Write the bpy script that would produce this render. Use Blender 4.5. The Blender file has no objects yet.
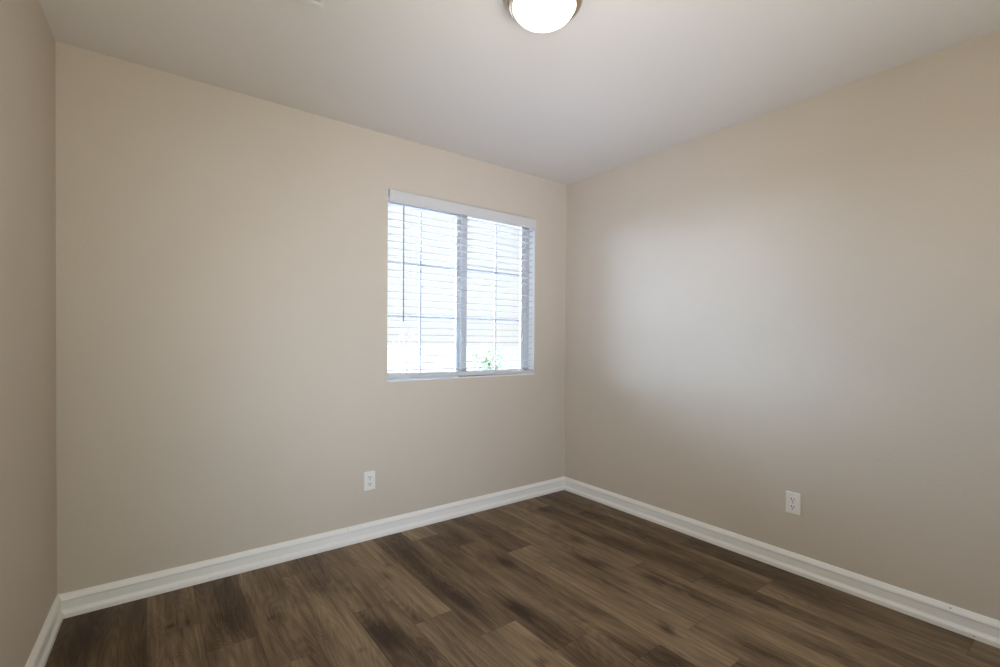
import bpy, bmesh, math, random
from mathutils import Vector, Matrix

scene = bpy.context.scene
COL = scene.collection
random.seed(7)

# ------------------------------------------------------------------ camera
def make_camera():
    yaw, pitch, roll = 0.643845, -0.010548, 0.006993
    fw = Vector((math.sin(yaw) * math.cos(pitch), math.cos(yaw) * math.cos(pitch), math.sin(pitch)))
    r = Vector((math.cos(yaw), -math.sin(yaw), 0))
    u = r.cross(fw)
    r2 = r * math.cos(roll) + u * math.sin(roll)
    u2 = -r * math.sin(roll) + u * math.cos(roll)
    cd = bpy.data.cameras.new('camera')
    cd.sensor_width = 36.0
    cd.lens = 36.0 * 473.2876 / 1000.0
    cd.shift_y = 0.0110
    cd.clip_start = 0.02
    cam = bpy.data.objects.new('camera', cd)
    m = Matrix((r2, u2, -fw)).transposed().to_4x4()
    m.translation = Vector((-2.7054, -2.72826, 1.19904))
    cam.matrix_world = m
    COL.objects.link(cam)
    scene.camera = cam
make_camera()

# ------------------------------------------------------------------ world, lights, exposure
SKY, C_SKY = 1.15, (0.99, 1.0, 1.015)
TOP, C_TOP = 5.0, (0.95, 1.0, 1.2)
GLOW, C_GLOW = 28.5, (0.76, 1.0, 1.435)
SUN = 16.0
LAMP = 15.0
FILL, C_FILL = 10.0, (0.95, 1.0, 0.73)
BEAM, C_BEAM = 6.1, (0.84, 1.0, 1.30)
UP, C_UP = 15.7, (1.0, 1.0, 0.99)
FAR, C_FAR = 3.1, (1.05, 1.0, 0.95)
MID, C_MID = 2.4, (0.78, 1.0, 1.3)
CEIL, C_CEIL = 2.2, (0.94, 1.0, 1.3)
scene.view_settings.view_transform = 'Standard'
scene.view_settings.look = 'None'
scene.view_settings.gamma = 1.0
scene.view_settings.use_curve_mapping = False
scene.view_settings.exposure = 0.0

world = bpy.data.worlds.new('overcast_sky')
scene.world = world
world.use_nodes = True
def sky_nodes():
    """hazy white sky with bright lobes added out of view, left of the window (-x, +y) and overhead"""
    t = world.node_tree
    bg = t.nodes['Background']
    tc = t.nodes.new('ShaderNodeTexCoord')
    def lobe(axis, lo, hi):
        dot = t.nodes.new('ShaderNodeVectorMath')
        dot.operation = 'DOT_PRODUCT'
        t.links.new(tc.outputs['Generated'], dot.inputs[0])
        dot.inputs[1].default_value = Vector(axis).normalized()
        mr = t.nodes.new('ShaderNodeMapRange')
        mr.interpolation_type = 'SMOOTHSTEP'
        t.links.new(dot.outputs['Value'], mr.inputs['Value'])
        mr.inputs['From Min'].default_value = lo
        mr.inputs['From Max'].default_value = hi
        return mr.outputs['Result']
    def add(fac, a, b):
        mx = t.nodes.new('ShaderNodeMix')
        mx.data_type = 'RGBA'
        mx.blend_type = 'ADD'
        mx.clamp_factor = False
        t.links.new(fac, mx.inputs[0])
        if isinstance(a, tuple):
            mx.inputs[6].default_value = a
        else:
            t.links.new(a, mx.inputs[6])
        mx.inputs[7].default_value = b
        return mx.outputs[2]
    col = add(lobe((-0.74, 0.62, 0.20), 0.30, 1.0), tuple(SKY * c for c in C_SKY) + (1,), tuple(GLOW * c for c in C_GLOW) + (1,))  # glow lobe added outside the window view to light the right wall
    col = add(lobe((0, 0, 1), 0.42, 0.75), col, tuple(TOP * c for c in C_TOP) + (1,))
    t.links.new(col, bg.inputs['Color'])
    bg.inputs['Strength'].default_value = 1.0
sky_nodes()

sd = bpy.data.lights.new('sun', 'SUN')
sd.energy = SUN
sd.angle = 0.03
sd.color = (1.0, 0.95, 0.95)
sun = bpy.data.objects.new('sun', sd)
sun.rotation_euler = Vector((0.75, 0.12, -0.65)).to_track_quat('-Z', 'Y').to_euler()   # from the left, never straight into the room
COL.objects.link(sun)

pd = bpy.data.lights.new('window_portal', 'AREA')
pd.shape = 'RECTANGLE'
pd.size, pd.size_y = 1.19, 1.18
pd.cycles.is_portal = True
portal = bpy.data.objects.new('window_portal', pd)
portal.location = (-0.926, 0.15, 1.525)
portal.rotation_euler = (math.radians(-90), 0, 0)               # faces into the room (-y)
COL.objects.link(portal)

def area_light(name, loc, target, sx, sy, energy, color=(1, 1, 1), spread=math.pi):
    ld = bpy.data.lights.new(name, 'AREA')
    ld.shape = 'RECTANGLE'
    ld.size, ld.size_y = sx, sy
    ld.energy = energy
    ld.color = color
    ld.spread = spread
    o = bpy.data.objects.new(name, ld)
    o.location = loc
    o.rotation_euler = (Vector(target) - Vector(loc)).to_track_quat('-Z', 'Y').to_euler()
    COL.objects.link(o)
    return o
# added fill lights in the doorway plane, no real source, facing into the room
area_light('fill_front', (-2.62, -3.06, 1.1), (-1.4, 0, 1.4), .75, 1.9, FILL, C_FILL)
area_light('fill_front_beam', (-2.62, -3.05, 1.1), (-.6, 0, 1.2), .75, 1.9, BEAM, C_BEAM, 1.2)
area_light('fill_front_low', (-2.62, -3.05, 1.1), (-1.9, 0, .9), .75, 1.9, MID, C_MID, 0.9)
# added fill lights behind the camera, aimed up to brighten the ceiling
area_light('fill_up', (-1.9, -2.9, 1.1), (-1.9, -2.9, 2.44), 1.5, .4, UP, C_UP)
area_light('fill_up_corner', (-2.5, -3.0, .5), (-.6, -.6, 2.44), .4, .3, CEIL, C_CEIL, 0.9)
area_light('fill_up_far', (-2.2, -2.95, .3), (-1.8, -.9, 2.44), .5, .3, FAR, C_FAR, 1.5)

# ------------------------------------------------------------------ helpers
class NT:
    """small node-tree writer"""
    def __init__(self, mat):
        mat.use_nodes = True
        self.t = mat.node_tree
        self.t.nodes.clear()
    def n(self, kind, ins=None, **props):
        nd = self.t.nodes.new(kind)
        for k, v in props.items():
            setattr(nd, k, v)
        for k, v in (ins or {}).items():
            s = nd.inputs[k]
            if isinstance(v, bpy.types.NodeSocket):
                self.t.links.new(v, s)
            else:
                s.default_value = v
        return nd
    def math(self, op, a, b=0.0, c=0.0):
        nd = self.n('ShaderNodeMath', operation=op)
        for i, v in enumerate((a, b, c)):
            if isinstance(v, bpy.types.NodeSocket):
                self.t.links.new(v, nd.inputs[i])
            else:
                nd.inputs[i].default_value = v
        return nd.outputs[0]
    def mix(self, f, a, b, blend='MIX'):
        nd = self.n('ShaderNodeMix', data_type='RGBA', blend_type=blend)
        for i, v in ((0, f), (6, a), (7, b)):
            if isinstance(v, bpy.types.NodeSocket):
                self.t.links.new(v, nd.inputs[i])
            else:
                nd.inputs[i].default_value = v
        return nd.outputs[2]
    def out(self, shader):
        o = self.n('ShaderNodeOutputMaterial')
        self.t.links.new(shader, o.inputs['Surface'])

def srgb(r, g, b):
    f = lambda c: (c / 255 / 12.92) if c / 255 <= 0.04045 else ((c / 255 + 0.055) / 1.055) ** 2.4
    return (f(r), f(g), f(b), 1.0)

def plain(name, col, rough=0.5, metallic=0.0, bump=0.0, bscale=100.0, vary=0.0, spec=0.5):
    m = bpy.data.materials.new(name)
    t = NT(m)
    tc = t.n('ShaderNodeTexCoord').outputs['Object']
    base = col
    if vary:
        nz = t.n('ShaderNodeTexNoise', {'Vector': tc, 'Scale': 3.0, 'Detail': 3.0})
        k = t.n('ShaderNodeMapRange', {'Value': nz.outputs[0], 'From Min': 0.3, 'From Max': 0.7, 'To Min': 1 - vary, 'To Max': 1 + vary})
        c = t.n('ShaderNodeVectorMath', {0: col[:3]}, operation='SCALE')
        t.t.links.new(k.outputs[0], c.inputs['Scale'])
        base = c.outputs[0]
    ins = {'Base Color': base, 'Roughness': rough, 'Metallic': metallic, 'Specular IOR Level': spec}
    if bump:
        nz = t.n('ShaderNodeTexNoise', {'Vector': tc, 'Scale': bscale, 'Detail': 2.0, 'Roughness': 0.5})
        b = t.n('ShaderNodeBump', {'Strength': bump, 'Distance': 0.002, 'Height': nz.outputs[0]})
        ins['Normal'] = b.outputs[0]
    t.out(t.n('ShaderNodeBsdfPrincipled', ins).outputs[0])
    return m

M = {}
M['wall'] = plain('greige_wall_paint', srgb(204, 192, 176), 0.62, bump=0.35, bscale=70, vary=0.012, spec=0.3)
M['ceiling'] = plain('white_ceiling_paint', srgb(222, 217, 211), 0.8, bump=0.25, bscale=70, spec=0.2)
M['trim'] = plain('white_trim_paint', srgb(240, 237, 232), 0.35, bump=0.03, bscale=40)
M['vinyl'] = plain('white_window_vinyl', srgb(198, 199, 201), 0.4)
M['muntin'] = plain('grey_window_grid', srgb(176, 178, 183), 0.4)
M['sill'] = plain('white_sill_paint', srgb(243, 243, 242), 0.4)
M['blind'] = plain('white_faux_wood', srgb(207, 205, 203), 0.42)
M['cord'] = plain('grey_cord', srgb(196, 194, 190), 0.8)
M['wand'] = plain('grey_translucent_wand', srgb(150, 148, 146), 0.3)
M['plastic'] = plain('white_outlet_plastic', srgb(234, 230, 223), 0.35)
M['dark'] = plain('dark_slot', srgb(26, 24, 22), 0.8)
M['screw'] = plain('painted_screw', srgb(190, 188, 182), 0.35, metallic=0.3)
M['nickel'] = plain('brushed_nickel', srgb(196, 180, 164), 0.25, metallic=1.0)
M['vent'] = plain('white_vent_enamel', srgb(222, 217, 212), 0.4)
M['concrete'] = plain('pale_concrete', srgb(214, 210, 202), 0.85, bump=0.3, bscale=20, vary=0.03)
M['gravel'] = plain('grey_gravel', srgb(96, 93, 88), 0.9, bump=0.5, bscale=30, vary=0.06)
M['leaf'] = plain('leaf_green', srgb(138, 160, 128), 0.6, vary=0.15)
M['twig'] = plain('grey_bark', srgb(150, 146, 140), 0.9, vary=0.1)

def emissive(name, col, strength):
    m = bpy.data.materials.new(name)
    t = NT(m)
    t.out(t.n('ShaderNodeEmission', {'Color': col, 'Strength': strength}).outputs[0])
    return m
M['glow'] = emissive('lit_frosted_glass', (1.0, 0.86, 0.68, 1), LAMP)

def glass():
    m = bpy.data.materials.new('window_glass')
    t = NT(m)
    tr = t.n('ShaderNodeBsdfTransparent', {'Color': (0.94, 0.96, 0.96, 1)})
    gl = t.n('ShaderNodeBsdfGlossy', {'Roughness': 0.02})
    fr = t.n('ShaderNodeFresnel', {'IOR': 1.45})
    mx = t.n('ShaderNodeMixShader', {0: fr.outputs[0], 1: tr.outputs[0], 2: gl.outputs[0]})
    t.out(mx.outputs[0])
    return m
M['glass'] = glass()

def obj(name, bm, mat, parent=None, smooth=False, bevel=0.0, segs=2):
    me = bpy.data.meshes.new(name)
    bmesh.ops.recalc_face_normals(bm, faces=bm.faces)
    bm.to_mesh(me)
    bm.free()
    me.materials.append(mat)
    if smooth:
        for p in me.polygons:
            p.use_smooth = True
    o = bpy.data.objects.new(name, me)
    COL.objects.link(o)
    if parent:
        o.parent = parent
    if bevel:
        b = o.modifiers.new('bevel', 'BEVEL')
        b.width = bevel
        b.segments = segs
        b.limit_method = 'ANGLE'
        b.angle_limit = math.radians(40)
    return o

def empty(name, loc, rz=0.0):
    o = bpy.data.objects.new(name, None)
    o.empty_display_size = 0.05
    o.location = loc
    o.rotation_euler = (0, 0, rz)
    COL.objects.link(o)
    return o

def tag(o, label, cat, group=None):
    o['label'] = label
    o['category'] = cat
    if group:
        o['group'] = group
    return o

def structure(o, label=None):
    o['kind'] = 'structure'
    if label:
        o['label'] = label
    return o

def box(bm, x0, x1, y0, y1, z0, z1):
    v = [bm.verts.new(p) for p in ((x0, y0, z0), (x1, y0, z0), (x1, y1, z0), (x0, y1, z0),
                                   (x0, y0, z1), (x1, y0, z1), (x1, y1, z1), (x0, y1, z1))]
    for f in ((0, 3, 2, 1), (4, 5, 6, 7), (0, 1, 5, 4), (1, 2, 6, 5), (2, 3, 7, 6), (3, 0, 4, 7)):
        bm.faces.new([v[i] for i in f])
    return v

def B(*a):
    bm = bmesh.new()
    box(bm, *a)
    return bm

def tube(bm, pts, r, seg=8):
    """round bar along a polyline"""
    rings = []
    pts = [Vector(p) for p in pts]
    for i, p in enumerate(pts):
        d = (pts[min(i + 1, len(pts) - 1)] - pts[max(i - 1, 0)]).normalized()
        a = d.orthogonal().normalized()
        if abs(d.z) > 0.9:
            a = Vector((1, 0, 0))
            a = (a - d * a.dot(d)).normalized()
        b = d.cross(a)
        rr = r[i] if isinstance(r, (list, tuple)) else r
        rings.append([bm.verts.new(p + (a * math.cos(t) + b * math.sin(t)) * rr)
                      for t in [2 * math.pi * k / seg for k in range(seg)]])
    for A, C in zip(rings, rings[1:]):
        for k in range(seg):
            bm.faces.new((A[k], A[(k + 1) % seg], C[(k + 1) % seg], C[k]))
    bm.faces.new(rings[0][::-1])
    bm.faces.new(rings[-1])

def lathe(bm, prof, seg=64):
    """surface of revolution about z; r == 0 makes a pole"""
    rings = []
    for r, z in prof:
        if r < 1e-6:
            rings.append([bm.verts.new((0, 0, z))])
        else:
            rings.append([bm.verts.new((r * math.cos(2 * math.pi * k / seg), r * math.sin(2 * math.pi * k / seg), z)) for k in range(seg)])
    for A, C in zip(rings, rings[1:]):
        for k in range(seg):
            k2 = (k + 1) % seg
            if len(A) == 1 and len(C) == 1:
                continue
            if len(A) == 1:
                bm.faces.new((A[0], C[k], C[k2]))
            elif len(C) == 1:
                bm.faces.new((A[k], A[k2], C[0]))
            else:
                bm.faces.new((A[k], A[k2], C[k2], C[k]))

# ------------------------------------------------------------------ room shell
H = 2.44
FY = -3.08                       # front wall plane (behind the camera)
LT = math.tan(0.0376)            # the left wall stands slightly splayed
def left_x(y):
    return -3.0055 + y * LT

WX0, WX1, WZ0, WZ1 = -1.520, -0.332, 0.934, 2.115      # window opening
WT = 0.15                                               # wall thickness

def holed_wall(name, a0, a1, z0, z1, h, t, place):
    """wall slab with one rectangular hole h=(a0,a1,z0,z1); place(a, depth, z) -> point"""
    bm = bmesh.new()
    As = [a0, h[0], h[1], a1]
    Zs = [z0, h[2], h[3], z1]
    front = [[bm.verts.new(place(a, 0, z)) for z in Zs] for a in As]
    back = [[bm.verts.new(place(a, t, z)) for z in Zs] for a in As]
    for i in range(3):
        for j in range(3):
            if (i, j) == (1, 1) or Zs[j + 1] - Zs[j] < 1e-6:
                continue
            for g in (front, back):
                bm.faces.new((g[i][j], g[i + 1][j], g[i + 1][j + 1], g[i][j + 1]))
    def strip(seq):
        for (i, j), (k, l) in zip(seq, seq[1:]):
            bm.faces.new((front[i][j], front[k][l], back[k][l], back[i][j]))
    strip([(1, 1), (2, 1), (2, 2), (1, 2), (1, 1)])
    strip([(0, 0), (1, 0), (2, 0), (3, 0), (3, 1), (3, 2), (3, 3), (2, 3), (1, 3), (0, 3), (0, 2), (0, 1), (0, 0)])
    bmesh.ops.remove_doubles(bm, verts=bm.verts, dist=1e-5)
    return structure(obj(name, bm, M['wall']))

holed_wall('wall_back', left_x(0) - 0.14, 0.14, 0.0, H, (WX0, WX1, WZ0, WZ1), WT, lambda a, d, z: (a, d, z))
structure(obj('wall_right', B(0.0, 0.14, FY, 0.0, 0.0, H), M['wall']))
bm = bmesh.new()
vs = [bm.verts.new(p) for p in ((left_x(0), 0, 0), (left_x(FY), FY, 0), (left_x(FY) - 0.14, FY, 0), (left_x(0) - 0.14, 0, 0),
                                (left_x(0), 0, H), (left_x(FY), FY, H), (left_x(FY) - 0.14, FY, H), (left_x(0) - 0.14, 0, H))]
for f in ((0, 3, 2, 1), (4, 5, 6, 7), (0, 1, 5, 4), (1, 2, 6, 5), (2, 3, 7, 6), (3, 0, 4, 7)):
    bm.faces.new([vs[i] for i in f])
structure(obj('wall_left', bm, M['wall']))
DX0, DX1, DZ = -3.02, -2.20, 2.04
bm = bmesh.new()                                        # unseen front wall, with a doorway added for the fill lights
box(bm, left_x(FY) - 0.14, DX0, FY - 0.12, FY, 0, H)
box(bm, DX1, 0.14, FY - 0.12, FY, 0, H)
box(bm, DX0, DX1, FY - 0.12, FY, DZ, H)
structure(obj('wall_front', bm, M['wall']))
bm = bmesh.new()                                        # unseen hallway, added behind that doorway for the fill light
hx0, hx1, hy0 = -3.35, -1.75, -4.4
box(bm, hx0 - 0.1, hx0, hy0, FY - 0.12, 0, H)
box(bm, hx1, hx1 + 0.1, hy0, FY - 0.12, 0, H)
box(bm, hx0 - 0.1, hx1 + 0.1, hy0 - 0.1, hy0, 0, H)
structure(obj('wall_added_hallway', bm, M['wall']))
structure(obj('ceiling', B(left_x(FY) - 0.4, 0.14, hy0 - 0.1, WT, H, H + 0.14), M['ceiling']))

# ------------------------------------------------------------------ floor: wide vinyl planks running away from the camera towards the window wall
def wood_material():
    m = bpy.data.materials.new('brown_oak_vinyl_plank')
    t = NT(m)
    pl = t.n('ShaderNodeAttribute', attribute_name='plank').outputs['Color']      # seed, tone, grey
    sep = t.n('ShaderNodeSeparateColor', {'Color': pl})
    seed, tone, warm = sep.outputs
    smudge = t.n('ShaderNodeAttribute', attribute_name='smudge').outputs['Fac']
    ring = t.n('ShaderNodeAttribute', attribute_name='ring').outputs['Fac']
    ringw = t.n('ShaderNodeAttribute', attribute_name='ring_weight').outputs['Fac']
    uv = t.n('ShaderNodeUVMap', uv_map='plank_uv').outputs[0]
    s = t.n('ShaderNodeSeparateXYZ', {'Vector': uv})
    u, v = s.outputs[0], s.outputs[1]
    off = t.math('MULTIPLY', seed, 37.0)
    def vec(su, sv, extra=0.0):
        return t.n('ShaderNodeCombineXYZ', {0: t.math('MULTIPLY', u, su), 1: t.math('MULTIPLY', v, sv), 2: t.math('ADD', off, extra)}).outputs[0]
    # broad soft smears
    n1 = t.n('ShaderNodeTexNoise', {'Vector': vec(9.0, 1.7), 'Scale': 1.0, 'Detail': 2.5, 'Roughness': 0.55, 'Distortion': 0.5}).outputs[0]
    # streaks
    n2 = t.n('ShaderNodeTexNoise', {'Vector': vec(48.0, 1.6, 3.0), 'Scale': 1.0, 'Detail': 3.0, 'Roughness': 0.6}).outputs[0]
    # pores
    n3 = t.n('ShaderNodeTexNoise', {'Vector': vec(420.0, 14.0, 7.0), 'Scale': 1.0, 'Detail': 2.0, 'Roughness': 0.6}).outputs[0]
    # cathedral contours
    n4 = t.n('ShaderNodeTexNoise', {'Vector': vec(7.5, 1.05, 11.0), 'Scale': 1.0, 'Detail': 1.0, 'Roughness': 0.4}).outputs[0]
    cath = t.math('MULTIPLY', t.math('SINE', t.math('MULTIPLY', n4, 150.0)), 0.5)
    rings = t.math('MULTIPLY', t.math('SINE', t.math('MULTIPLY', t.math('ADD', ring, t.math('ADD', t.math('MULTIPLY', n1, 1.6), t.math('MULTIPLY', n2, 0.25))), 34.0)), ringw)
    # ragged figure inside the dark smears
    n5 = t.n('ShaderNodeTexNoise', {'Vector': vec(62.0, 11.0, 17.0), 'Scale': 1.0, 'Detail': 4.0, 'Roughness': 0.7, 'Distortion': 1.0}).outputs[0]
    smudge = t.math('MULTIPLY', smudge, t.math('MAXIMUM', 0.1, t.math('ADD', -0.75, t.math('MULTIPLY', n5, 3.3))))
    val = t.math('ADD', t.math('MULTIPLY', t.math('SUBTRACT', n1, 0.5), 0.9), t.math('MULTIPLY', t.math('SUBTRACT', n2, 0.5), 0.75))
    val = t.math('ADD', val, t.math('MULTIPLY', t.math('SUBTRACT', n3, 0.5), 0.45))
    val = t.math('ADD', val, t.math('MULTIPLY', cath, 0.10))
    val = t.math('ADD', val, t.math('MULTIPLY', rings, 0.10))
    val = t.math('ADD', val, t.math('SUBTRACT', tone, 0.5))
    val = t.math('SUBTRACT', val, smudge)
    val = t.math('ADD', val, 0.5)
    ramp = t.n('ShaderNodeValToRGB', {'Fac': val})
    cr = ramp.color_ramp
    cr.elements[0].position = 0.0
    cr.elements[0].color = srgb(54, 38, 24)
    cr.elements[1].position = 1.0
    cr.elements[1].color = srgb(168, 147, 116)
    for p, c in ((0.28, srgb(86, 67, 47)), (0.52, srgb(117, 97, 73)), (0.76, srgb(143, 122, 94))):
        e = cr.elements.new(p)
        e.color = c
    col = t.mix(t.math('MULTIPLY', warm, 0.5), ramp.outputs[0], t.mix(1.0, ramp.outputs[0], (0.98, 1.0, 1.06, 1), 'MULTIPLY'))
    # plank joints
    e = t.n('ShaderNodeAttribute', attribute_name='edge').outputs['Vector']
    es = t.n('ShaderNodeSeparateXYZ', {'Vector': e})
    d = t.math('MINIMUM', t.math('MINIMUM', u, t.math('SUBTRACT', 0.18, u)), es.outputs[0])
    joint = t.n('ShaderNodeMapRange', {'Value': d, 'From Min': 0.0004, 'From Max': 0.0016, 'To Min': 0.62, 'To Max': 0.0}).outputs[0]
    col = t.mix(joint, col, srgb(48, 38, 30))
    hgt = t.math('SUBTRACT', t.math('MULTIPLY', n3, 0.25), joint)
    bump = t.n('ShaderNodeBump', {'Strength': 0.25, 'Distance': 0.0008, 'Height': hgt})
    rough = t.math('ADD', 0.40, t.math('MULTIPLY', n2, 0.18))
    t.out(t.n('ShaderNodeBsdfPrincipled', {'Base Color': col, 'Roughness': rough, 'Normal': bump.outputs[0], 'Specular IOR Level': 0.28}).outputs[0])
    return m
M['wood'] = wood_material()

PW, PL = 0.18, 1.22
# one known end joint per plank column (column k lies between x = -0.18(k+1) and -0.18k)
JOINT = {0: -1.145, 1: -1.665, 2: -1.44, 3: -1.16, 4: -.42, 5: -.64, 6: -1.63, 7: -.19, 8: -1.165, 9: -.941, 10: -.71, 11: -.20,
         12: -.875, 13: -.633, 14: -.395, 15: -1.05, 16: -.5, 17: -.8}
# plank tones (column, order from the window wall): 0.5 is the middle brown
TONE = {(5, 0): .40, (5, 1): .66, (6, 0): .44, (6, 1): .42, (6, 2): .36, (7, 0): .62, (7, 1): .46, (8, 0): .46, (8, 1): .64, (9, 0): .60,
        (9, 1): .48, (10, 0): .50, (10, 1): .40, (11, 0): .52, (11, 1): .60, (12, 0): .50, (12, 1): .46, (13, 0): .34,
        (13, 1): .55, (14, 0): .46, (14, 1): .44, (15, 0): .26, (16, 0): .24, (16, 1): .30, (15, 1): .34, (2, 0): .56, (2, 1): .36, (3, 0): .54, (3, 1): .58,
        (4, 0): .56, (4, 1): .54, (1, 0): .50, (1, 1): .50, (0, 0): .42, (0, 1): .36}
# dark knots and smears: x, y, half-width, half-length, depth, ring weight
KNOT = [(-2.623, -.352, .012, .012, .55, 0), (-2.56, -.36, .006, .012, .5, 0), (-2.425, -.47, .045, .12, .34, 1.0), (-2.53, -.36, .03, .06, .12, .3),
        (-2.041, -.40, .05, .11, .26, .6), (-2.274, -.534, .008, .010, .5, 0), (-2.25, -.56, .03, .06, .18, .2), (-2.041, -.965, .010, .012, .45, 0),
        (-1.74, -.479, .022, .05, .34, .1), (-1.68, -.38, .012, .02, .3, 0), (-1.919, -.93, .035, .09, .46, .7), (-1.86, -1.1, .05, .16, .22, .3),
        (-1.54, -.85, .028, .14, .40, .2), (-1.55, -.60, .045, .22, .26, .3), (-1.53, -.30, .04, .12, .16, 0), (-1.152, -.73, .030, .055, .42, .2),
        (-1.375, -1.10, .026, .07, .52, .5), (-1.36, -1.30, .05, .16, .22, .2), (-1.526, -1.43, .018, .022, .5, 0), (-1.45, -1.38, .006, .04, .4, 0),
        (-.643, -1.50, .04, .18, .30, .3), (-.969, -1.586, .018, .03, .48, .1), (-.93, -1.54, .005, .05, .3, 0), (-1.151, -1.70, .045, .09, .36, .3),
        (-.755, -1.02, .030, .06, .40, .2), (-.79, -.93, .03, .09, .26, .2), (-.658, -1.31, .020, .05, .34, .1), (-.80, -1.88, .035, .10, .32, .4),
        (-.591, -2.0, .03, .14, .30, .3), (-.24, -.12, .04, .18, .26, .2), (-.25, -.41, .05, .22, .30, .3), (-.235, -.70, .05, .25, .34, .3),
        (-.27, -1.0, .05, .2, .26, .2), (-.648, -.757, .028, .05, .36, .1), (-.598, -.52, .018, .03, .40, .1), (-.457, -.262, .025, .05, .34, .1),
        (-.95, -1.33, .05, .25, .10, .3), (-.42, -1.7, .035, .35, .26, .2), (-.40, -2.15, .04, .3, .24, .2), (-2.88, -.27, .04, .2, .22, .3),
        (-2.70, -.48, .03, .25, .16, .2), (-2.60, -.62, .05, .09, .10, .8), (-.12, -1.5, .05, .5, .18, .1), (-.45, -.95, .03, .2, .22, .1),
        (-1.17, -.30, .05, .2, .12, .2), (-2.12, -.72, .05, .12, .10, .5), (-1.70, -1.12, .05, .12, .10, .4), (-1.52, -1.22, .03, .04, -.06, .9)]

def build_floor():
    bm = bmesh.new()
    L_pl = bm.loops.layers.float_color.new('plank')
    L_uv = bm.loops.layers.uv.new('plank_uv')
    L_ed = bm.verts.layers.float_vector.new('edge')
    L_sm = bm.verts.layers.float.new('smudge')
    L_rg = bm.verts.layers.float.new('ring')
    L_rw = bm.verts.layers.float.new('ring_weight')
    rnd = random.Random(3)
    step = 0.012
    for k in range(0, 18):
        x1, x0 = -PW * k, -PW * (k + 1)
        j = JOINT[k]
        while j < 0.0:
            j += PL
        y_top = j
        order = 0
        while y_top > FY - 0.02:
            y_bot = y_top - PL
            seed, tone, grey = rnd.random(), TONE.get((k, order), 0.40 + 0.2 * rnd.random()), rnd.random()
            tone = 0.5 + (tone - 0.5) * 1.0
            a, b = min(y_top, 0.0), max(y_bot, FY - 0.14)
            if b < a - 1e-4:
                near = [q for q in KNOT if x0 - 0.02 <= q[0] <= x1 + 0.02]
                near = [q for q in near if b - .1 <= q[1] <= a + .1 and x0 <= q[0] <= x1]
                nx = 15 if a > -2.5 else 3
                ny = max(2, int((a - b) / (step if a > -2.5 else 0.1)))
                g = []
                for i in range(nx + 1):
                    row = []
                    for jn in range(ny + 1):
                        x = x0 + (x1 - x0) * i / nx
                        y = b + (a - b) * jn / ny
                        vtx = bm.verts.new((x, y, 0.0))
                        sm, rg, rw = 0.0, 0.0, 0.0
                        for (kx, ky, hw, hl, dp, rgw) in near:
                            e2 = ((x - kx) / hw) ** 2 + ((y - ky) / hl) ** 2
                            w = math.exp(-0.7 * e2)
                            sm += dp * w
                            if rgw:
                                w2 = rgw * math.exp(-0.35 * e2)
                                if w2 > rw:
                                    rw = w2
                                    rg = math.sqrt(e2) + 0.2 * math.sin(6 * y)
                        vtx[L_sm], vtx[L_rg], vtx[L_rw] = sm, rg, rw
                        vtx[L_ed] = (min(y_top - y, y - y_bot), 0, 0)
                        row.append(vtx)
                    g.append(row)
                for i in range(nx):
                    for jn in range(ny):
                        f = bm.faces.new((g[i][jn], g[i + 1][jn], g[i + 1][jn + 1], g[i][jn + 1]))
                        for lp in f.loops:
                            co = lp.vert.co
                            lp[L_pl] = (seed, tone, grey, 1.0)
                            lp[L_uv].uv = (co.x - x0, co.y + 4.0)
            y_top = y_bot
            order += 1
    me = bpy.data.meshes.new('floor')
    bm.to_mesh(me)
    bm.free()
    me.materials.append(M['wood'])
    o = bpy.data.objects.new('floor', me)
    COL.objects.link(o)
    structure(o)
    return o
build_floor()
structure(obj('floor_added_hallway', B(-3.7, 0.14, hy0 - 0.1, WT, -0.12, -0.004), M['trim']))

# ------------------------------------------------------------------ baseboards (profiled, mitred by overlap in the corners)
BASE = [(0.0, 0.0), (0.0235, 0.0), (0.0235, 0.014), (0.0225, 0.020), (0.0160, 0.030), (0.0140, 0.035), (0.0135, 0.067),
        (0.0138, 0.070), (0.0160, 0.0725), (0.0165, 0.076), (0.0145, 0.083), (0.0085, 0.093), (0.0050, 0.098), (0.0, 0.0995)]

def baseboard(name, p0, p1, n, m0=0.0, m1=0.0):
    """profile swept from p0 to p1, n = direction into the room; m0/m1 = mitre (length taken off per unit of thickness)"""
    p0, p1, n = Vector(p0), Vector(p1), Vector(n)
    d = (p1 - p0).normalized()
    bm = bmesh.new()
    A = [bm.verts.new(p0 + n * t + d * (t * m0) + Vector((0, 0, z))) for t, z in BASE]
    C = [bm.verts.new(p1 + n * t - d * (t * m1) + Vector((0, 0, z))) for t, z in BASE]
    for i in range(len(A)):
        k = (i + 1) % len(A)
        bm.faces.new((A[i], A[k], C[k], C[i]))
    bm.faces.new(A)
    bm.faces.new(C[::-1])
    return structure(obj(name, bm, M['trim']))

bb_back = baseboard('baseboard_back', (left_x(0), 0, 0), (0, 0, 0), (0, -1, 0), 1.0, 1.0)
bb_right = baseboard('baseboard_right', (0, 0, 0), (0, FY, 0), (-1, 0, 0), 1.0, 0.0)
bb_left = baseboard('baseboard_left', (left_x(0), 0, 0), (left_x(FY), FY, 0), Vector((1, -LT, 0)).normalized(), 1.0, 0.0)
bb_front = baseboard('baseboard_front', (DX1, FY, 0), (0, FY, 0), (0, 1, 0), 0.0, 0.0)

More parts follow.
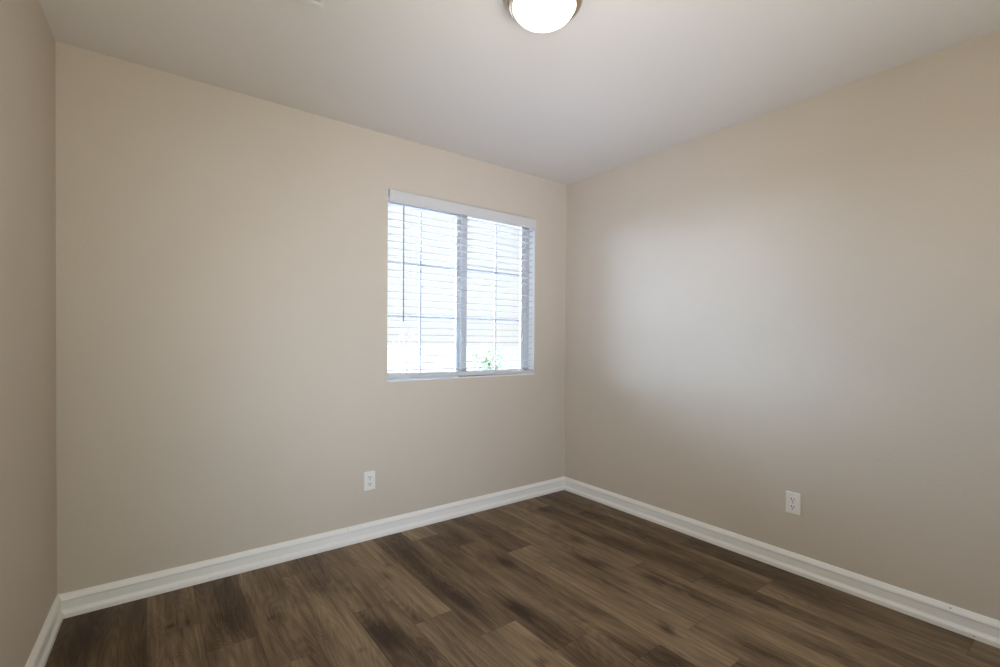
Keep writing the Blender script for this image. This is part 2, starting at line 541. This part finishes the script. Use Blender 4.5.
def nail(parent, p, n, r):
    bm = bmesh.new()
    p, n = Vector(p), Vector(n)
    tube(bm, [p - n * 0.001, p + n * 0.0012], r, 10)
    return obj('nail_head', bm, M['dark'], parent)
nail(bb_right, (-0.0108, -2.290, 0.0885), (-0.85, 0, 0.5), 0.0026)
nail(bb_right, (-0.0235, -2.363, 0.0115), (-1, 0, 0), 0.0018)
nail(bb_right, (-0.0235, -1.685, 0.0120), (-1, 0, 0), 0.0015)
nail(bb_back, (-1.762, -0.0105, 0.0890), (0, -0.85, 0.5), 0.0018)

# ------------------------------------------------------------------ window: white vinyl slider with grids between the glass
def frame_bm(x0, x1, y0, y1, z0, z1, wl, wr, wb, wt):
    bm = bmesh.new()
    box(bm, x0, x0 + wl, y0, y1, z0, z1)
    box(bm, x1 - wr, x1, y0, y1, z0, z1)
    box(bm, x0 + wl, x1 - wr, y0, y1, z0, z0 + wb)
    box(bm, x0 + wl, x1 - wr, y0, y1, z1 - wt, z1)
    return bm

win = structure(obj('window_1', frame_bm(WX0 + .001, WX1 - .001, .066, .128, WZ0 + .001, WZ1 - .001, .018, .034, .020, .034), M['vinyl'], bevel=.002),
                'white vinyl sliding window with grids in both panes')
fs = obj('fixed_sash', frame_bm(WX0 + .019, -.915, .100, .122, WZ0 + .021, WZ1 - .035, .016, .050, .016, .022), M['vinyl'], win, bevel=.002)
obj('glass_pane', B(WX0 + .034, -.955, .109, .113, WZ0 + .030, WZ1 - .050), M['glass'], fs)
def grid(x0, x1, xm, y, parent):
    bm = bmesh.new()
    z0, z1 = WZ0 + .036, WZ1 - .056
    box(bm, xm - .006, xm + .006, y - .003, y + .003, z0, z1)
    for z in (1.345, 1.692):
        box(bm, x0, x1, y - .0025, y + .0025, z - .006, z + .006)
    return obj('window_grid', bm, M['muntin'], parent)
grid(WX0 + .036, -.960, -1.237, .118, fs)
ss = obj('sliding_sash', frame_bm(-.942, WX1 - .032, .074, .097, WZ0 + .019, WZ1 - .033, .047, .036, .024, .024), M['vinyl'], win, bevel=.003)
obj('glass_pane', B(-.900, WX1 - .062, .083, .087, WZ0 + .036, WZ1 - .050), M['glass'], ss)
grid(-.898, WX1 - .066, -.634, .092, ss)
bm = bmesh.new()
box(bm, -.940, -.920, .064, .075, 1.176, 1.238)
box(bm, -.936, -.926, .054, .066, 1.190, 1.212)
obj('sash_latch', bm, M['vinyl'], ss, bevel=.003)
bm = bmesh.new()
box(bm, WX0 + .0005, WX1 - .0005, -.006, .066, WZ0 + .0005, WZ0 + .010)
sill = obj('window_sill', bm, M['sill'], win, bevel=.003)
bm = bmesh.new()                                        # white-painted returns of the opening
box(bm, WX0, WX0 + .0015, .0005, .066, WZ0 + .010, WZ1)
box(bm, WX1 - .0015, WX1, .0005, .066, WZ0 + .010, WZ1)
box(bm, WX0 + .0015, WX1 - .0015, .0005, .066, WZ1 - .0015, WZ1)
obj('window_return', bm, M['sill'], win)

# ------------------------------------------------------------------ horizontal blind hung inside the window opening
BX0, BX1 = WX0 + .003, WX1 - .010
blind = tag(empty('window_blind', ((BX0 + BX1) / 2, .028, 2.10)), 'white horizontal slatted blind with grey tilt wand, lowered inside the window', 'blind')
blind_inv = Matrix.Translation(-Vector(blind.location))
def bpart(name, bm, mat, parent=None, bevel=0.0, smooth=False, segs=2):
    bm.transform(blind_inv)
    return obj(name, bm, mat, parent or blind, bevel=bevel, smooth=smooth, segs=segs)

bpart('headrail', B(BX0 + .004, BX1 - .004, .006, .056, 2.064, 2.110), M['blind'], bevel=.002)
bm = bmesh.new()                                        # valance: moulded face board with short returns
prof = [(-.030, 2.040), (-.030, 2.101), (-.027, 2.107), (-.018, 2.107), (-.018, 2.034), (-.026, 2.034), (-.028, 2.037)]
A = [bm.verts.new((BX0 - .001, y, z)) for y, z in prof]
C = [bm.verts.new((BX1 - .004, y, z)) for y, z in prof]
for i in range(len(A)):
    k = (i + 1) % len(A)
    bm.faces.new((A[i], A[k], C[k], C[i]))
bm.faces.new(A)
bm.faces.new(C[::-1])
box(bm, BX1 - .013, BX1 - .004, -.018, .004, 2.034, 2.107)
bpart('valance', bm, M['blind'])

def slat_bm():
    """slightly crowned slat, 50 mm wide, 3 mm thick"""
    bm = bmesh.new()
    n = 6
    top, bot = [], []
    for i in range(n + 1):
        s = -1 + 2 * i / n
        y = .031 + .025 * s
        z = .0014 * (1 - s * s)
        th = .0017 if abs(s) < .99 else .0015
        top.append((y, z + th))
        bot.append((y, z - th))
    ring = top + bot[::-1]
    A = [bm.verts.new((BX0 + .006, y, z)) for y, z in ring]
    C = [bm.verts.new((BX1 - .002, y, z)) for y, z in ring]
    for i in range(len(A)):
        k = (i + 1) % len(A)
        bm.faces.new((A[i], A[k], C[k], C[i]))
    bm.faces.new(A)
    bm.faces.new(C[::-1])
    return bm
NS, PITCH, Z0 = 24, .0445, 1.000
slat = bpart('slat', slat_bm(), M['blind'])
base_z = slat.location.z
for i in range(NS):
    s = slat if i == 0 else slat.copy()
    if i:
        COL.objects.link(s)
        s.parent = blind
    # the lowest slats follow the slight slope of the bottom rail
    s.location.z = Z0 + PITCH * i
    s.rotation_euler = (0, .006 * max(0, 1 - i / 8), 0)

RAIL_T = .0105                                          # the rail hangs a little lower at its right end
bm = bmesh.new()
box(bm, BX0 + .002, BX1 - .002, -.006, .053, .9535, .9790)
for v in bm.verts:
    f = (v.co.x - BX0) / (BX1 - BX0)
    v.co.z += .006 - .016 * f
rail = bpart('bottom_rail', bm, M['blind'], bevel=.004, segs=3)
bm = bmesh.new()
box(bm, BX1 - .0045, BX1 - .0005, -.003, .054, .9420, .9725)
bpart('end_cap', bm, M['cord'], rail, bevel=.003)
rail.children[0].matrix_parent_inverse = Matrix.Identity(4)

for x in (-1.365, -.942, -.492):                        # ladder cords, front and back strand with the rungs under the slats
    bm = bmesh.new()
    for y in (.0045, .0575):
        tube(bm, [(x, y, .965), (x, y, 2.066)], .0006, 6)
    for i in range(NS):
        z = Z0 + PITCH * i - .003
        tube(bm, [(x, .0045, z), (x, .0575, z)], .0005, 5)
    bpart('ladder_cord', bm, M['cord'])

bm = bmesh.new()
tube(bm, [(-1.418, -.008, 2.020), (-1.418, -.010, 1.306)], .0040, 6)
wand = bpart('tilt_wand', bm, M['wand'])
bm = bmesh.new()
tube(bm, [(-1.418, .006, 2.058), (-1.418, -.004, 2.052), (-1.418, -.008, 2.040), (-1.418, -.008, 2.016)], .0055, 10)
bpart('wand_hook', bm, M['blind'], wand, smooth=True)

for x, z in ((-.436, 1.335), (-.452, 1.205)):           # lift cords with their little tassels
    bm = bmesh.new()
    tube(bm, [(x, -.004, 2.06), (x + .004, -.007, 1.8), (x, -.009, z + .02)], .0013, 6)
    lc = bpart('lift_cord', bm, M['cord'])
    bm = bmesh.new()
    lathe(bm, [(0, z + .032), (.004, z + .031), (.005, z + .022), (.0085, z - .006), (.009, z - .016), (.006, z - .02), (0, z - .02)], 16)
    bmesh.ops.translate(bm, verts=bm.verts, vec=(x, -.009, 0))
    bpart('tassel', bm, M['cord'], lc, smooth=True)

# ------------------------------------------------------------------ duplex outlets
def make_outlet(name):
    """faces -y, back on the plane y = 0, centre at the origin"""
    r = empty(name, (0, 0, 0))
    bm = bmesh.new()                                    # cover plate with bevelled rim
    w, h = .0350, .0570
    prof = [(0.0, 0.0), (0.0, .0035), (.0035, .0060)]
    rings = []
    for ins, d in prof:
        rings.append([bm.verts.new((sx * (w - ins), -d, sz * (h - ins))) for sx, sz in ((-1, -1), (1, -1), (1, 1), (-1, 1))])
    for A, C in zip(rings, rings[1:]):
        for k in range(4):
            bm.faces.new((A[k], A[(k + 1) % 4], C[(k + 1) % 4], C[k]))
    bm.faces.new(rings[0])
    bm.faces.new(rings[-1][::-1])
    obj('cover_plate', bm, M['plastic'], r, bevel=.0015)
    for zc in (.0195, -.0195):
        bm = bmesh.new()                                # receptacle face: circle clipped flat at the sides' top and bottom
        out = []
        for k in range(40):
            a = 2 * math.pi * k / 40
            out.append((.0172 * math.cos(a), max(-.0142, min(.0142, .0172 * math.sin(a)))))
        A = [bm.verts.new((x, -.0058, z + zc)) for x, z in out]
        C = [bm.verts.new((x, -.0082, z + zc)) for x, z in out]
        D = [bm.verts.new((x * .95, -.0088, z * .95 + zc)) for x, z in out]
        for P, Q in ((A, C), (C, D)):
            for k in range(40):
                bm.faces.new((P[k], P[(k + 1) % 40], Q[(k + 1) % 40], Q[k]))
        bm.faces.new(A)
        bm.faces.new(D[::-1])
        bmesh.ops.remove_doubles(bm, verts=bm.verts, dist=1e-6)
        rec = obj('receptacle', bm, M['plastic'], r)
        for sx, hh in ((-.0064, .0050), (.0064, .0042)):
            obj('slot', B(sx - .0017, sx + .0017, -.0092, -.0080, zc + .0038 - hh, zc + .0038 + hh), M['dark'], rec)
        bm = bmesh.new()
        tube(bm, [(0, -.0080, zc - .0078), (0, -.0092, zc - .0078)], .0031, 14)
        obj('ground_hole', bm, M['dark'], rec)
    bm = bmesh.new()
    tube(bm, [(0, -.0055, 0), (0, -.0072, 0)], .0032, 14)
    scr = obj('screw', bm, M['screw'], r)
    return r

def copy_tree(o, parent=None):
    c = o.copy()
    COL.objects.link(c)
    if parent:
        c.parent = parent
    for ch in list(o.children):
        copy_tree(ch, c)
    return c

o1 = make_outlet('wall_outlet')
o2 = copy_tree(o1)
o1.location = (-1.629, 0, .3480)
tag(o1, 'white duplex wall outlet on the wall below the window', 'outlet', 'white duplex outlets')
o2.location = (0, -1.683, .3565)
o2.rotation_euler = (0, 0, math.radians(-90))
tag(o2, 'white duplex wall outlet on the right-hand windowless wall', 'outlet', 'white duplex outlets')

# ------------------------------------------------------------------ flush ceiling light
lamp = tag(empty('ceiling_light', (-1.573, -1.465, H)), 'lit round flush ceiling light with brushed nickel rim and frosted glass bowl', 'ceiling light')
bm = bmesh.new()
lathe(bm, [(0, 0), (.128, 0), (.137, -.004), (.1395, -.012), (.1390, -.030), (.1360, -.046), (.1300, -.057), (.1220, -.0635), (.1130, -.0655), (.1105, -.0640), (.1100, -.058), (.1100, -.020), (0, -.020)], 96)
obj('mounting_rim', bm, M['nickel'], lamp, smooth=True)
bm = bmesh.new()
prof = [(.1090, -.022), (.1090, -.056)]
for k in range(0, 15):
    a = math.pi / 2 * k / 14
    prof.append((.1090 * math.cos(a), -.060 - .0585 * math.sin(a)))
lathe(bm, prof, 96)
obj('glass_shade', bm, M['glow'], lamp, smooth=True)

# ------------------------------------------------------------------ ceiling vent
vent = tag(empty('ceiling_vent', (-2.345, -1.0, H)), 'white louvred air vent set in the ceiling near the left wall', 'vent')
vx, vy = .175, .105
bm = bmesh.new()
fr = .026
for (x0, x1, y0, y1) in ((-vx, vx, -vy, -vy + fr), (-vx, vx, vy - fr, vy), (-vx, -vx + fr, -vy + fr, vy - fr), (vx - fr, vx, -vy + fr, vy - fr)):
    box(bm, x0, x1, y0, y1, -.011, 0)
obj('frame', bm, M['vent'], vent, bevel=.006)
obj('duct_opening', B(-vx + fr - .002, vx - fr + .002, -vy + fr - .002, vy - fr + .002, -.0012, -.0002), M['dark'], vent)
nl = 8
for i in range(nl):
    y = -vy + fr + (2 * vy - 2 * fr) * (i + .5) / nl
    bm = bmesh.new()
    tilt = .0085 * (1 if i < nl / 2 else -1)
    vs = box(bm, -vx + fr, vx - fr, y - .0008, y + .0008, -.0085, -.0012)
    for v in vs[4:]:
        v.co.y += tilt * .8
    obj('louver', bm, M['vent'], vent)

# ------------------------------------------------------------------ outside the window (bleached by daylight)
structure(obj('ground', B(-40, 60, 7.0, 110, -.64, -.52), M['gravel']))
structure(obj('bounce_patio', B(-12, 9, WT + .02, 7.0, -.62, -.5), M['concrete']))  # unseen pale slab, added to bounce daylight up to the ceiling

def leafy(name, c, rx, rz, n, label, cat, trunk=None):
    r = tag(empty(name, (c[0], c[1], -.5)), label, cat)
    rnd = random.Random(int(c[0] * 100))
    bm = bmesh.new()
    base = Vector((0, 0, c[2] + .5))
    for k in range(n):
        d = Vector((rnd.gauss(0, 1), rnd.gauss(0, 1), rnd.gauss(0, 1))).normalized() * (rnd.random() ** .5)
        p = base + Vector((d.x * rx, d.y * rx, d.z * rz))
        q = Vector((rnd.gauss(0, 1), rnd.gauss(0, 1), rnd.gauss(0, 1))).normalized()
        w = q.orthogonal().normalized()
        L = .10
        a, b2, c2, d2 = p - q * L, p + w * .04, p + q * L, p - w * .04
        bm.faces.new([bm.verts.new(x) for x in (a, b2, c2, d2)])
    obj('foliage', bm, M['leaf'], r)
    bm = bmesh.new()
    for k in range(7):
        d = Vector((rnd.uniform(-1, 1) * rx * .8, rnd.uniform(-1, 1) * rx * .8, c[2] + .5 + rnd.uniform(-.2, .8) * rz))
        tube(bm, [(0, 0, 0), d * .5 + Vector((0, 0, .05)), d], [.03, .018, .006], 6)
    obj('stems', bm, M['twig'], r)
    return r
leafy('garden_shrub', (5.6, 9.0, .60), .55, .45, 420, 'pale green shrub outside, behind the right pane', 'shrub')

def bare_tree():
    r = tag(empty('bare_tree', (2.9, 9.0, -.5)), 'faint small bare tree outside, behind the left pane', 'tree')
    rnd = random.Random(5)
    bm = bmesh.new()
    def grow(p, d, L, rad, depth):
        q = p + d * L
        tube(bm, [p, (p + q) / 2 + Vector((rnd.uniform(-.02, .02), rnd.uniform(-.02, .02), 0)), q], [rad, rad * .85, rad * .65], 5)
        if depth:
            for k in range(3):
                dd = (d + Vector((rnd.uniform(-.9, .9), rnd.uniform(-.9, .9), rnd.uniform(-.2, .5)))).normalized()
                grow(q, dd, L * rnd.uniform(.55, .8), rad * .6, depth - 1)
    grow(Vector((0, 0, 0)), Vector((0, 0, 1)), .75, .03, 1)
    for k in range(5):
        dd = Vector((rnd.uniform(-.7, .7), rnd.uniform(-.7, .7), 1)).normalized()
        grow(Vector((0, 0, 1.1 + .08 * k)), dd, .26, .013, 3)
    tube(bm, [(0, 0, .7), (0.01, 0, 1.5)], [.02, .01], 5)
    obj('branches', bm, M['twig'], r)
bare_tree()
